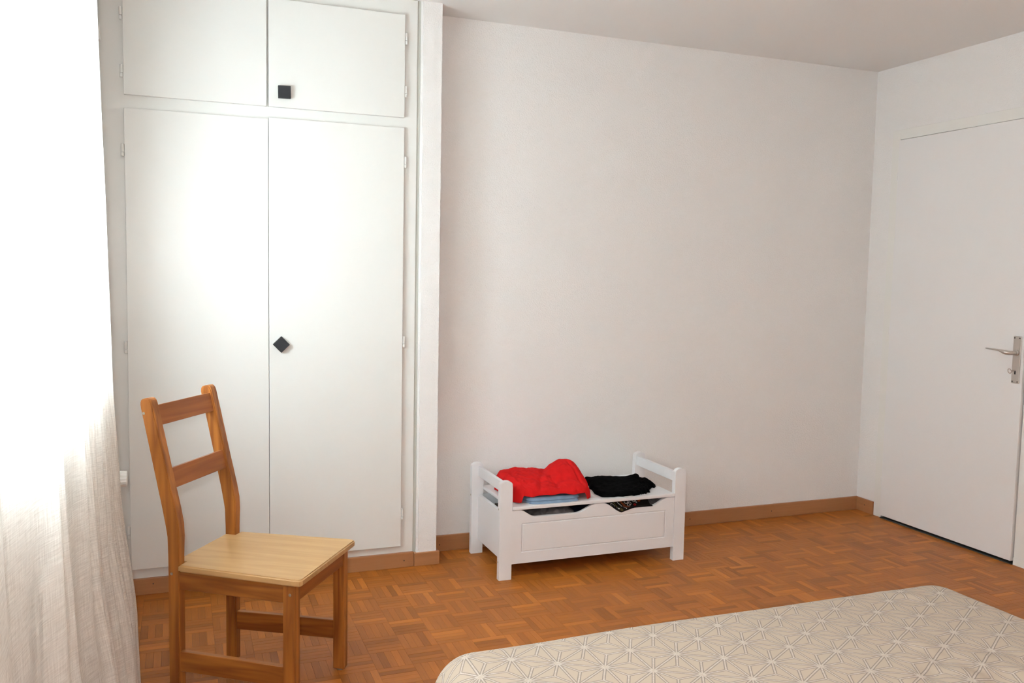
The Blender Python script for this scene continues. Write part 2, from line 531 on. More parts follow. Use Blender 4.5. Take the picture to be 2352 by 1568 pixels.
bm = bmesh.new()
for lo, hi in (((PX0-0.011, PY-0.013, 0), (PX1+0.012, PY, 0.058)), ((PX1, PY, 0), (PX1+0.012, YB-0.013, 0.058)), ((PX0-0.011, PY, 0), (PX0, PY+0.012, 0.058))):
    add_box(bm, lo, hi, 0.002, 2)
struct(finish(bm, 'baseboard_pillar', M_base), 'short brown baseboard wrapped round the pillar', 'baseboard')

# ------------------------------------------------------------------ built-in wardrobe
WF = 3.590                      # face of the frame
WD = 3.571                      # face of the doors
ward = tag(empty('built_in_wardrobe', (0.33, WF, 0)), 'ivory built-in wardrobe with four flush doors left of the pillar', 'wardrobe')
def wpart(o, p=ward): return sub(o, p)
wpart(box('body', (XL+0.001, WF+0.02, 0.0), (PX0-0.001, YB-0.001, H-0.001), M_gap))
UX0, UX1, UX2, UX3 = -0.186, 0.3285, 0.3345, 0.880
bm = bmesh.new()
c = ward.location
for lo, hi in (((XL+0.001, WF, 0.0), (UX0+0.03, WF+0.02, H-0.001)), ((UX3-0.03, WF, 0.0), (0.937, WF+0.02, H-0.001)),
               ((UX0+0.03, WF, 2.30), (UX3-0.03, WF+0.02, H-0.001)), ((UX0+0.03, WF, 1.83), (UX3-0.03, WF+0.02, 1.96)),
               ((UX0+0.03, WF, 0.0), (UX3-0.03, WF+0.02, 0.14)), ((0.32, WF+0.002, 0.14), (0.345, WF+0.02, 2.3))):
    add_box(bm, [lo[i]-c[i] for i in range(3)], [hi[i]-c[i] for i in range(3)])
finish(bm, 'frame', M_ward, ward)
wpart(box('gap_shade_strip', (0.937, WF+0.005, 0.0), (PX0-0.0005, WF+0.02, H-0.001), M_gap))  # shallow recess by the pillar, its shade put into the grey colour
def hinge(x, z, parent):
    bm = bmesh.new()
    for a, b_ in ((-0.0235, -0.0085), (-0.0075, 0.0235)):
        tube(bm, [(0, 0, a), (0, 0, a+0.001), (0, 0, b_-0.001), (0, 0, b_)], [0.005, 0.0062, 0.0062, 0.005], 14)
    add_box(bm, (-0.003, 0.001, -0.022), (0.003, 0.0125, 0.022))
    o = finish(bm, 'hinge', M_ward, None, loc=(x, WF-0.0115, z))
    return sub(o, parent)
def wdoor(x0, x1, z0, z1, hx, hz, knob=None):
    d = box('wardrobe_door', (x0, WD, z0), (x1, WF-0.0005, z1), M_ward, None, 0.0018, 2)
    sub(d, ward)
    d_w = Vector(d.location) + ward.location
    for z in hz:
        h = hinge(hx, z, d)
    if knob:
        kx, kz, rot, s = knob
        k = bmesh.new()
        add_box(k, (-s/2, -0.024, -s/2), (s/2, -0.008, s/2), 0.0015, 2)
        tube(k, [(0, 0, 0), (0, -0.010, 0)], 0.011, 16)
        ko = finish(k, 'door_knob', M_black, None, loc=(kx, WD, kz))
        ko.rotation_euler.y = rot
        sub(ko, d)
        ko['label'] = 'black square knob'
    return d
wdoor(UX0, UX1-0.0015, 1.915, 2.338, UX0-0.0065, (2.209, 2.0))
wdoor(UX2, UX3, 1.915, 2.330, UX3+0.0065, (2.236, 2.022), (0.393, 1.971, math.radians(-1), 0.048))
wdoor(UX0, 0.3322, 0.104, 1.866, UX0-0.0065, (1.711, 0.972, 0.252))
wdoor(0.3340, UX3, 0.096, 1.872, UX3+0.0065, (1.732, 0.98, 0.236), (0.379, 0.977, math.radians(46), 0.047))

# ------------------------------------------------------------------ room door in the right wall
LX = XR - 0.018                  # face of the leaf
door = tag(empty('door_1', (XR, 3.18, 0)), 'flush white room door with aluminium lever handle', 'door', kind='structure')
bm = bmesh.new()
c = door.location
FRX = XR - 0.006
for lo, hi in (((FRX, 3.560, 0), (XR+0.12, 3.615, DZ)), ((FRX, 2.700, 0), (XR+0.12, 2.762, DZ)), ((FRX, 2.762, 2.014), (XR+0.12, 3.560, DZ))):
    add_box(bm, [lo[i]-c[i] for i in range(3)], [hi[i]-c[i] for i in range(3)], 0.0015, 1)
finish(bm, 'door_frame', M_dframe, door)
sub(box('frame_foot', (FRX-0.0015, 2.699, 0), (FRX, 2.762, 0.034), M_dframe), door)
leaf = sub(box('door_leaf', (LX, 2.768, 0.016), (XR+0.022, 3.556, 2.010), M_door, None, 0.002, 2), door)
sub(box('threshold', (LX+0.003, 2.764, -0.004), (XR+0.06, 3.558, 0.005), M_thr), door)
for z in (1.822, 1.012, 0.201):
    bm = bmesh.new()
    for a, b_ in ((-0.021, -0.008), (-0.006, 0.006), (0.008, 0.021)):
        tube(bm, [(0, 0, a), (0, 0, b_)], 0.005, 12)
    add_box(bm, (0.001, -0.003, -0.02), (0.012, 0.003, 0.02))
    sub(finish(bm, 'hinge', M_door, None, loc=(XR-0.012, 3.561, z)), door)
PLX = LX - 0.006
plate = sub(box('handle_plate', (PLX, 2.779, 0.827), (LX, 2.818, 1.040), M_metal, None, 0.0035, 3), door)
for y, z in ((2.786, 0.835), (2.811, 0.835), (2.786, 1.032), (2.811, 1.032)):
    sub(disc('screw', (PLX, y, z), (-1, 0, 0), 0.0028, 0.001, M_dark, None, 10), plate)
sub(box('keyhole', (PLX-0.0008, 2.797, 0.868), (PLX+0.001, 2.803, 0.884), M_dark), plate)
bm = bmesh.new()
tube(bm, [(0, 0, 0), (-0.008, 0, 0), (-0.009, 0, 0)], [0.013, 0.013, 0.0105], 20)
tube(bm, [(-0.008, 0, 0), (-0.03, 0, 0), (-0.045, 0.003, 0), (-0.052, 0.012, 0.001), (-0.054, 0.026, 0.004), (-0.054, 0.045, 0.0085), (-0.053, 0.08, 0.0105), (-0.052, 0.115, 0.012), (-0.052, 0.118, 0.012)],
     [(0.0085, 0.0085), (0.0085, 0.0085), (0.010, 0.0095), (0.010, 0.0105), (0.009, 0.009), (0.0075, 0.0045), (0.007, 0.0038), (0.006, 0.003), (0.003, 0.0015)], 18)
sub(finish(bm, 'lever_handle', M_metal, None, True, loc=(PLX, 2.797, 0.966)), door)
bm = bmesh.new()
tube(bm, [(0, 0, 0), (-0.024, 0, 0)], 0.0022, 10)
ring = [(-0.034 + 0.010*math.cos(t), 0.011*math.sin(t)*0.9, 0.0) for t in [2*math.pi*k/24 for k in range(25)]]
ring = [(x_, 0.3*y_, y_) for x_, y_, _ in ring]
tube(bm, ring, 0.0017, 8, cap=False)
sub(finish(bm, 'key', M_key, None, True, loc=(PLX, 2.800, 0.884)), door)

# ------------------------------------------------------------------ window, radiator, shutter belt
win = tag(empty('window_1', (XL-0.15, (WY0+WY1)/2, WZ0)), 'window behind the sheer curtain', 'window', kind='structure')
c = win.location
FX0, FX1 = XL-0.21, XL-0.15
def frame_mesh(y0, y1, z0, z1, wd, x0_, x1_):
    bm = bmesh.new()
    for lo, hi in (((x0_, y0, z0), (x1_, y0+wd, z1)), ((x0_, y1-wd, z0), (x1_, y1, z1)), ((x0_, y0+wd, z0), (x1_, y1-wd, z0+wd)), ((x0_, y0+wd, z1-wd), (x1_, y1-wd, z1))):
        add_box(bm, [lo[i]-c[i] for i in range(3)], [hi[i]-c[i] for i in range(3)], 0.003, 1)
    return bm
finish(frame_mesh(WY0, WY1, WZ0, WZ1, 0.05, FX0, FX1), 'window_frame', M_plastic, win)
n_s = 2
sw_ = (WY1-WY0-0.1)/n_s
for k in range(n_s):
    ya = WY0+0.05+k*sw_
    sh_ = finish(frame_mesh(ya+0.002, ya+sw_-0.002, WZ0+0.052, WZ1-0.052, 0.06, FX0+0.01, FX1+0.012), 'sash', M_plastic, win)
    p = box('pane', (XL-0.183, ya+0.06, WZ0+0.11), (XL-0.177, ya+sw_-0.06, WZ1-0.11), M_glass)
    sub(p, win)
sub(box('window_sill', (XL-0.145, WY0+0.001, WZ0), (XL-0.002, WY1-0.001, WZ0+0.02), M_plastic, None, 0.003), win)

rad = tag(empty('radiator', (XL+0.03, 2.35, 0)), 'white radiator behind the curtain with ribbed thermostat knob sticking out', 'radiator')
c = rad.location
bm = bmesh.new()
for k in range(22):
    y = 1.78 + k*0.05
    add_box(bm, [a-b_ for a, b_ in zip((XL+0.010, y, 0.14), c)], [a-b_ for a, b_ in zip((XL+0.032, y+0.044, 0.68), c)], 0.008, 2)
add_box(bm, [a-b_ for a, b_ in zip((XL+0.014, 1.78, 0.15), c)], [a-b_ for a, b_ in zip((XL+0.026, 2.874, 0.67), c)], 0.0)
for y in (1.95, 2.7):
    add_box(bm, [a-b_ for a, b_ in zip((XL+0.001, y, 0.55), c)], [a-b_ for a, b_ in zip((XL+0.014, y+0.03, 0.62), c)], 0.0)
finish(bm, 'panel', M_plastic, rad)
KY, KZ = 2.93, 0.612
bm = bmesh.new()
tube(bm, [Vector(p)-c for p in ((XL+0.02, 2.87, KZ), (XL+0.02, KY, KZ), (XL+0.075, KY, KZ))], 0.010, 14)
tube(bm, [Vector(p)-c for p in ((XL+0.02, KY, KZ), (XL+0.02, KY, 0.0015))], 0.009, 14)
finish(bm, 'pipe', M_plastic, rad, True)
bm = bmesh.new()
n = 48
prof = ((0.0, 0.0235), (0.003, 0.0258), (0.010, 0.0262), (0.040, 0.0245), (0.0425, 0.0225))
rings = []
for a, r in prof:
    ring = []
    for k in range(n):
        rr = r - (0.0012 if k % 3 == 0 and 0.002 < a < 0.041 else 0)
        th = 2*math.pi*k/n
        ring.append(bm.verts.new((a, rr*math.cos(th), rr*math.sin(th))))
    rings.append(ring)
for a, b_ in zip(rings, rings[1:]):
    for k in range(n): bm.faces.new((a[k], a[(k+1) % n], b_[(k+1) % n], b_[k]))
bm.faces.new(rings[0]); bm.faces.new(rings[-1])
bmesh.ops.recalc_face_normals(bm, faces=bm.faces)
kn = sub(finish(bm, 'thermostat_knob', M_plastic, None, loc=(XL+0.068, KY, KZ)), rad)
kn['label'] = 'ribbed white thermostat knob'

belt = tag(empty('shutter_belt', (XL, 3.53, 1.4)), 'brown roller shutter belt on the wall between curtain and wardrobe', 'shutter belt')
sub(box('belt', (XL+0.0005, 3.522, 0.95), (XL+0.0025, 3.540, 2.10), M_belt), belt)
sub(box('belt_guide', (XL+0.0005, 3.512, 2.09), (XL+0.012, 3.548, 2.15), M_plastic, None, 0.002), belt)

# ------------------------------------------------------------------ curtain
trim = struct(box('trim_1', (XL+0.035, YF+0.02, H-0.022), (XL+0.085, 3.45, H), M_plastic), 'white ceiling curtain rail', 'curtain rail')
CY0, CY1 = -0.9, 2.70
def lerp_tab(tab, x):
    for (a, va), (b_, vb) in zip(tab, tab[1:]):
        if a <= x <= b_ or (x < a):
            t = min(max((x-a)/(b_-a), 0), 1); t = t*t*(3-2*t)*0.3 + t*0.7
            return va + (vb-va)*t
    return tab[-1][1]
XTAB = ((0.0, 0.143), (0.30, 0.130), (0.62, 0.093), (0.95, 0.081), (1.4, 0.075), (2.0, 0.064), (2.4, 0.060))
folds = [(0.9, 0.020, 0.10), (1.22, -0.015, 0.06), (1.42, 0.018, 0.035), (1.62, -0.012, 0.05), (1.80, 0.016, 0.03), (2.02, -0.014, 0.05),
         (2.17, 0.018, 0.022), (2.30, -0.016, 0.03), (2.40, 0.017, 0.02), (2.50, -0.012, 0.018), (2.585, 0.014, 0.018), (2.64, -0.010, 0.012),
         (1.55, 0.016, 0.014), (1.92, 0.018, 0.013), (2.10, 0.018, 0.011), (2.25, 0.020, 0.012), (2.36, 0.020, 0.011), (2.46, 0.018, 0.010), (2.55, 0.017, 0.009), (2.615, 0.013, 0.008)]
ny_, nz_ = 760, 90
vs, fs, uv = [], [], []
for j in range(nz_+1):
    z = 0.012 + (H-0.03-0.012)*j/nz_
    t = 1 - z/H
    for i in range(ny_+1):
        s = 1 - (1 - i/ny_)**1.7
        y = CY0 + (CY1-CY0)*s
        x = XL + lerp_tab(XTAB, z) - 0.012*(1-s)
        amp = 0.45 + 0.75*t
        yy = y + 0.02*math.sin(z*1.9 + 1)*s*t
        d = 0
        for (fy, a, wd) in folds:
            q = (yy - fy - 0.06*(t-0.5)*math.sin(fy*9))/wd
            d += a*math.exp(-q*q)
        d += 0.006*math.sin(y*17 + 2.1*z) * (0.4+t)
        d += 0.006*noise.noise((y*3, z*1.2, 3.3))
        endf = min(1, (CY1-y)/0.05)
        x += d*amp*endf
        x = max(x, XL+0.012)
        yo = y + 0.035*t*t*math.sin(8*y)*s
        vs.append((x, yo, z)); uv.append((y*1.15, z))
for j in range(nz_):
    for i in range(ny_):
        a = j*(ny_+1)+i
        fs.append((a, a+1, a+ny_+2, a+ny_+1))
me = bpy.data.meshes.new('curtain')
me.from_pydata(vs, [], fs)
ul = me.uv_layers.new(name='UVMap')
for lp in me.loops: ul.data[lp.index].uv = uv[lp.vertex_index]
tag(link('curtain', me, M_curt, None, None, True), 'floor-length sheer off-white linen curtain in soft folds at the window', 'curtain')

# ------------------------------------------------------------------ storage bench
BX0, BX1, BY0, BY1 = 1.230, 2.122, 3.290, 3.686
bench = tag(empty('storage_bench', ((BX0+BX1)/2, (BY0+BY1)/2, 0)), 'white wooden storage bench with armrests and scalloped front', 'bench')
c = Vector(bench.location)
def bpart(name, bm, m=M_bench, smooth=False):
    bmesh.ops.translate(bm, verts=bm.verts, vec=-c)
    return finish(bm, name, m, bench, smooth)
PW, PT, PH = 0.055, 0.026, 0.420
for x in (BX0, BX1-PW):
    for y in (BY0, BY1-PT):
        bm = bmesh.new()
        pts = [(x, y, 0), (x+PW, y, 0)]
        r = PW/2
        for k in range(0, 13):
            th = math.pi*k/12
            pts.append((x + r + r*math.cos(th), y, PH - r*0.62 + r*0.62*math.sin(th)))
        prism(bm, pts, (0, 1, 0), PT)
        es = [e for e in bm.edges if abs(e.verts[0].co.y-e.verts[1].co.y) < 1e-5 and min(v.co.z for v in e.verts) > 0.001]
        bmesh.ops.bevel(bm, geom=es, offset=0.0018, segments=2, affect='EDGES')
        p = bpart('post', bm)
        if x == BX0:
            for z in (0.30, 0.075) if y == BY0 else (0.27,):
                d = disc('bolt', (x, y+PT*0.6, z), (-1, 0, 0), 0.004, 0.001, M_screw, None, 10)
                sub(d, bench)
for x in (BX0+0.030, BX1-0.030-0.016):
    bm = bmesh.new(); add_box(bm, (x, BY0+PT, 0.357), (x+0.016, BY1-PT, 0.402), 0.002, 2); bpart('arm_rail', bm)
    bm = bmesh.new(); add_box(bm, (x, BY0+PT, 0.066), (x+0.016, BY1-PT, 0.272), 0.001, 1); bpart('side_panel', bm)
bm = bmesh.new(); add_box(bm, (BX0+0.046, BY0+0.020, 0.066), (BX1-0.046, BY1-0.014, 0.078)); bpart('bottom_panel', bm)
bm = bmesh.new(); add_box(bm, (BX0+PW, BY1-0.016, 0.066), (BX1-PW, BY1-0.004, 0.272)); bpart('back_panel', bm)
bm = bmesh.new(); add_box(bm, (BX0+PW+0.0015, BY0-0.002, 0.294), (BX1-PW-0.0015, BY1-0.004, 0.309), 0.0025, 2)
bpart('lid', bm)
# front panel with two scalloped openings and a routed rectangle
fx0, fx1 = BX0+PW+0.001, BX1-PW-0.001
def sm(t): t = min(max(t, 0), 1); return t*t*(3-2*t)
def front_top(x):
    top, low = 0.292, 0.259
    xa, xb = fx0+0.032, fx1-0.032
    xm = 1.690
    if x < xa or x > xb: return top
    v = top - (top-low)*min(sm((x-xa)/0.075), sm((xb-x)/0.085), sm((abs(x-xm)-0.012)/0.095))
    return v
bm = bmesh.new()
N = 120
ft, bt = [], []
gx0, gx1, gz0, gz1 = fx0+0.042, fx1-0.042, 0.110, 0.236
GW, GD = 0.007, 0.0045
xs = sorted(set([fx0 + (fx1-fx0)*i/N for i in range(N+1)] + [gx0, gx0+GW/2, gx0+GW, gx1, gx1-GW/2, gx1-GW]))
zs = [0.064, gz0, gz0+GW/2, gz0+GW, gz1-GW, gz1-GW/2, gz1]
y_f, y_b = BY0+0.003, BY0+0.019
def gdepth(x, z):
    if gx0-1e-6 <= x <= gx1+1e-6 and gz0-1e-6 <= z <= gz1+1e-6:
        e = min(x-gx0, gx1-x, z-gz0, gz1-z)
        if e < GW: return GD*(1-abs(e-GW/2)/(GW/2))
    return 0
front, back = [], []
for x in xs:
    colf = [bm.verts.new((x, y_f + gdepth(x, z), z)) for z in zs]
    colf.append(bm.verts.new((x, y_f, front_top(x)-0.0015)))
    colf.append(bm.verts.new((x, y_f+0.0015, front_top(x))))
    front.append(colf)
    back.append((bm.verts.new((x, y_b, zs[0])), bm.verts.new((x, y_b, front_top(x)))))
for i in range(len(xs)-1):
    a, b_ = front[i], front[i+1]
    for k in range(len(a)-1): bm.faces.new((a[k], b_[k], b_[k+1], a[k+1]))
    bm.faces.new((back[i+1][0], back[i][0], back[i][1], back[i+1][1]))
    bm.faces.new((a[-1], b_[-1], back[i+1][1], back[i][1]))
    bm.faces.new((b_[0], a[0], back[i][0], back[i+1][0]))
for a, q in ((front[0], back[0]), (front[-1], back[-1])):
    bm.faces.new(a + [q[1], q[0]])
bmesh.ops.recalc_face_normals(bm, faces=bm.faces)
bpart('front_panel', bm)

# ------------------------------------------------------------------ clothes
def cloth(name, quad, z0, hfun, m, label, cat, n=(56, 40), edge=0.10, wr=0.004, seed=0.0, parent=None, drop=None, rag=0.01, floor_h=0.0):
    """A soft folded garment: outline quad (front-left, front-right, back-right, back-left), height over z0."""
    q = [Vector((p[0], p[1], 0)) for p in quad]
    cen = sum(q, Vector())/4
    nx2, ny2 = n
    top, bot, fs = [], [], []
    for j in range(ny2+1):
        t = j/ny2
        for i in range(nx2+1):
            s = i/nx2
            # pull the corners in for rounded outline
            p = (q[0]*(1-s)+q[1]*s)*(1-t) + (q[3]*(1-s)+q[2]*s)*t
            es, et = abs(2*s-1), abs(2*t-1)
            k = 1 - 0.10*(es*et)**3
            p = cen + (p-cen)*k
            if max(es, et) > 0.985:
                pass
            e = min(s, 1-s, t, 1-t)
            rg = rag*max(0, 1 - e/0.12)
            p.x += rg*noise.noise((s*9+seed, t*9, seed*3.1))*2
            p.y += rg*noise.noise((s*9, t*9+seed, 7+seed))*2
            em = min(1, e/edge)
            prof = math.sqrt(max(0, 1-(1-em)**2))
            h = hfun(s, t)*prof
            h += prof*wr*(noise.noise((s*7+seed, t*5, 1)) + 0.6*noise.noise((s*16+seed, t*11, 4)) + 0.3*noise.noise((s*34+seed, t*25, 9)))
            zb = z0
            if drop: zb = z0 + drop(s, t)*(1-prof)
            top.append((p.x, p.y, max(zb + h, zb+0.0006)))
            bot.append((p.x, p.y, zb))
    W1 = nx2+1
    off = len(top)
    for j in range(ny2):
        for i in range(nx2):
            a = j*W1+i
            fs.append((a, a+1, a+W1+1, a+W1))
            fs.append((off+a+W1, off+a+W1+1, off+a+1, off+a))
    rim = [i for i in range(W1)] + [j*W1+nx2 for j in range(1, ny2+1)] + [ny2*W1+i for i in range(nx2-1, -1, -1)] + [j*W1 for j in range(ny2-1, 0, -1)]
    for a, b_ in zip(rim, rim[1:]+rim[:1]):
        fs.append((b_, a, off+a, off+b_))
    me = bpy.data.meshes.new(name)
    o3 = Vector((cen.x, cen.y, z0))
    me.from_pydata([Vector(v)-o3 for v in top+bot], [], fs)
    me.update()
    o = link(name, me, m, parent, o3, True)
    if label: tag(o, label, cat)
    return o
ZS = 0.3095
def g(s, t, cs, ct, ws, wt): return math.exp(-((s-cs)/ws)**2 - ((t-ct)/wt)**2)
cloth('folded_jeans', ((1.362, 3.300), (1.606, 3.292), (1.620, 3.55), (1.358, 3.57)), ZS, lambda s, t: 0.011, M_jean,
      'folded light blue jeans under the red shirt on the bench', 'jeans', edge=0.06, wr=0.001, seed=2.0, rag=0.002)
jeans = bpy.data.objects['folded_jeans']
tl_ = cloth('trouser_leg', ((1.358, 3.308), (1.612, 3.301), (1.620, 3.55), (1.358, 3.57)), ZS+0.0115, lambda s, t: 0.013, M_jean, None, None, edge=0.06, wr=0.001, seed=12.0, rag=0.003)
sub(tl_, jeans)
def red_h(s, t):
    h = 0.026 + 0.022*sm(t*2.2)
    h += 0.058*g(s, t, 0.80, 0.66, 0.20, 0.36)
    h += 0.016*g(s, t, 0.22, 0.6, 0.25, 0.4)
    h -= 0.014*g(s, t, 0.57, 0.45, 0.06, 0.5)
    h += 0.008*math.sin(9*s + 5*t)*t*(1-t)*2
    h -= 0.010*g(s, t, 0.9-0.15*t, 0.35, 0.02, 0.35)
    h -= 0.007*math.exp(-((s-0.30-0.35*t)/0.035)**2) + 0.006*math.exp(-((t-0.42+0.25*s)/0.05)**2)*sm(s*3)
    return h
def red_drop(s, t):
    side = max(sm((0.11-s)/0.08), sm((s-0.88)/0.08))
    return -0.030*side + 0.004*math.sin(17*s+1)*math.sin(7*s)*(1-side)
red = cloth('red_shirt', ((1.303, 3.312), (1.664, 3.290), (1.715, 3.60), (1.305, 3.625)), ZS+0.034, red_h, M_red,
      'crumpled folded red shirt on top of the blue jeans', 'shirt', n=(110, 80), edge=0.10, wr=0.006, seed=1.3,
      drop=red_drop, rag=0.005)
bk = cloth('black_shirt', ((1.700, 3.312), (1.905, 3.300), (2.055, 3.56), (1.765, 3.645)), ZS, lambda s, t: 0.020 + 0.016*g(s, t, 0.9, 0.85, 0.14, 0.2) + 0.008*g(s, t, .35, .7, .3, .3), M_blk,
      'folded black shirt lying on the bench beside the red shirt', 'shirt', n=(80, 60), edge=0.08, wr=0.0035, seed=4.4, rag=0.005)
sl = cloth('sleeve', ((1.885, 3.315), (1.945, 3.318), (2.045, 3.46), (1.96, 3.49)), ZS+0.0002, lambda s, t: 0.020, M_blk, None, None, n=(30, 30), edge=0.25, wr=0.004, seed=8.1, rag=0.008)
sub(sl, bk)
sl = cloth('sleeve', ((1.96, 3.42), (2.035, 3.40), (2.058, 3.53), (1.97, 3.56)), ZS+0.0004, lambda s, t: 0.024, M_blk, None, None, n=(30, 30), edge=0.25, wr=0.004, seed=9.7, rag=0.008)
sub(sl, bk)
lb = box('care_label', (1.818, 3.291, ZS+0.0003), (1.858, 3.312, ZS+0.0012), M_pw)
sub(lb, bk); lb['label'] = 'small white care label'

# things inside the bench box
ZI = 0.0782
cloth('black_garment', ((1.30, 3.318), (1.66, 3.316), (1.66, 3.64), (1.30, 3.64)), ZI, lambda s, t: 0.150, M_blk,
      'black garment inside the bench box below the red shirt', 'garment', edge=0.1, wr=0.003, seed=3, rag=0.0)
cloth('grey_garment', ((1.41, 3.335), (1.60, 3.33), (1.63, 3.56), (1.41, 3.58)), ZI+0.158, lambda s, t: 0.026, M_grey,
      'crumpled grey garment in the left opening of the bench', 'garment', edge=0.25, wr=0.009, seed=5, rag=0.006)
cloth('brown_garment', ((1.305, 3.325), (1.385, 3.325), (1.385, 3.60), (1.305, 3.60)), ZI+0.158, lambda s, t: 0.016, M_brown,
      'dark brown cloth at the left end inside the bench', 'garment', edge=0.2, wr=0.006, seed=11, rag=0.004)
cloth('navy_garment', ((1.668, 3.345), (2.055, 3.345), (2.055, 3.64), (1.668, 3.64)), ZI, lambda s, t: 0.145, M_navy,
      'dark navy garment filling the right half of the bench box', 'garment', edge=0.1, wr=0.003, seed=7, rag=0.0)
cloth('dark_grey_garment', ((1.97, 3.35), (2.05, 3.35), (2.05, 3.55), (1.95, 3.56)), ZI+0.154, lambda s, t: 0.032, M_grey,
      'dark grey cloth at the right end inside the bench', 'garment', edge=0.25, wr=0.006, seed=13, rag=0.004)

# printed scarf whose corner hangs out over the front edge
scarf = tag(empty('printed_scarf', (1.80, 3.30, ZI+0.155)), 'black cloth printed with white rings and orange ovals hanging over bench edge', 'scarf')
c = Vector(scarf.location)
XA, XB = 1.732, 1.955
def sc_pt(s, t):
    """s along the bench, t from the hanging front edge (0) up over the panel and back into the box (1)."""
    x = XA + (XB-XA)*s
    tip = max(0, 1-abs(s-0.30)/0.28)
    tip = tip*(1 if s < 0.30 else 1)
    lip = front_top(x)
    d = t*0.085
    hang = 0.016*tip + 0.0
    if d < hang:
        return Vector((x, y_f-0.0025, lip + 0.0012 - (hang-d)))
    d -= hang
    run = 0.026
    if d < run:
        return Vector((x, y_f-0.0025 + d, lip + 0.0022 + 0.0008*math.sin(d/run*3.14)))
    d -= run
    zmax = 0.288
    zz = min(lip + 0.0022 + 0.55*d + 0.002*math.sin(s*40), zmax)
    return Vector((x, y_f-0.0025 + run + d*0.84, zz))
NSX, NST = 60, 30
vs, fs = [], []
for j in range(NST+1):
    for i in range(NSX+1):
        vs.append(sc_pt(i/NSX, j/NST) - c)
for j in range(NST):
    for i in range(NSX):
        a = j*(NSX+1)+i
        fs.append((a, a+1, a+NSX+2, a+NSX+1))
me = bpy.data.meshes.new('scarf_cloth'); me.from_pydata(vs, [], fs)
so = link('scarf_cloth', me, M_print, scarf, None, True)
md = so.modifiers.new('thickness', 'SOLIDIFY'); md.thickness = 0.0012; md.offset = -1
def motif(name, shapes, m):
    """Flat printed shapes laid just proud of the cloth, each an outline in (s,t)."""
    vs, fs = [], []
    for outer, inner in shapes:
        b0 = len(vs); n_ = len(outer)
        def lift(p):
            e = 0.004
            P = sc_pt(*p)
            nrm = (sc_pt(p[0]+e, p[1])-P).cross(sc_pt(p[0], p[1]+e)-P).normalized()
            return P + nrm*0.0007 - c
        if inner:
            vs += [lift(p) for p in outer] + [lift(p) for p in inner]
            for k in range(n_):
                fs.append((b0+k, b0+(k+1) % n_, b0+n_+(k+1) % n_, b0+n_+k))
        else:
            vs += [lift(p) for p in outer]
            fs.append(tuple(range(b0, b0+n_)))
    me = bpy.data.meshes.new(name); me.from_pydata(vs, [], fs)
    return link(name, me, m, scarf)
LS, LT = XB-XA, 0.085
def ell(x_, d_, rx, rd, rot=0.0, n_=16):
    o_ = []
    for k in range(n_):
        a, b_ = rx*math.cos(2*math.pi*k/n_), rd*math.sin(2*math.pi*k/n_)
        xx, dd = x_ + a*math.cos(rot)-b_*math.sin(rot), d_ + a*math.sin(rot)+b_*math.cos(rot)
        o_.append((min(max(xx/LS, 0.01), 0.97), min(max(dd/LT, 0.003), 0.97)))
    return o_
def ringsh(x_, d_, r, w_, rot=0): return (ell(x_, d_, r, r*1.25, rot), ell(x_, d_, r-w_, (r-w_)*1.2, rot))
for name, shapes, m in (
        ('ring_print', [ringsh(0.018, 0.052, 0.0085, 0.0022), ringsh(0.036, 0.036, 0.0095, 0.0024), ringsh(0.052, 0.020, 0.008, 0.0022), ringsh(0.113, 0.056, 0.010, 0.0024),
                        ringsh(0.128, 0.044, 0.0075, 0.002), ringsh(0.118, 0.036, 0.008, 0.002), ringsh(0.150, 0.052, 0.006, 0.0018)], M_pw),
        ('dash_print', [(ell(0.162, 0.044+0.006*k, 0.0045, 0.0016), None) for k in range(3)], M_pw),
        ('dot_print', [(ell(0.070+0.0042*k*0.55, 0.066-0.0062*k, 0.0022, 0.0026), None) for k in range(10)], M_pw),
        ('olive_print', [(ell(0.050+0.0035*k, 0.062-0.0105*k, 0.0085, 0.0042, -0.3), None) for k in range(6)], M_pg),
        ('orange_print', [(ell(0.088+0.0035*k, 0.064-0.0095*k, 0.0085, 0.0036, -0.2), None) for k in range(6)] + [(ell(0.178, 0.052, 0.007, 0.007), None)], M_po),
        ('crimson_print', [(ell(0.150, 0.066, 0.009, 0.008), None), (ell(0.148, 0.030, 0.007, 0.005), None)], M_pr)):
    for shape in shapes:
        motif(name, [shape], m)

# ------------------------------------------------------------------ chair
CA = math.radians(-33.54)
chair = tag(empty('dining_chair', (0.404, 2.546, 0), CA), 'stained pine ladder-back chair in front of the wardrobe', 'chair')
WB, WFr, DP, SZ = 0.340, 0.385, 0.425, 0.420
def cpart(name, bm, m, parent=chair, smooth=False):
    return finish(bm, name, m, parent, smooth)
def screw(p, ax, parent):
    bm = bmesh.new()
    ax = Vector(ax)
    tube(bm, [Vector(p), Vector(p)+ax*0.0006, Vector(p)+ax*0.001], [0.0042, 0.0042, 0.0032], 14)
    o = finish(bm, 'screw', M_screw, parent)
    bm = bmesh.new()
    tube(bm, [Vector(p)+ax*0.0009, Vector(p)+ax*0.0013], 0.0017, 6)
    return o
LV, LU = 0.032, 0.035
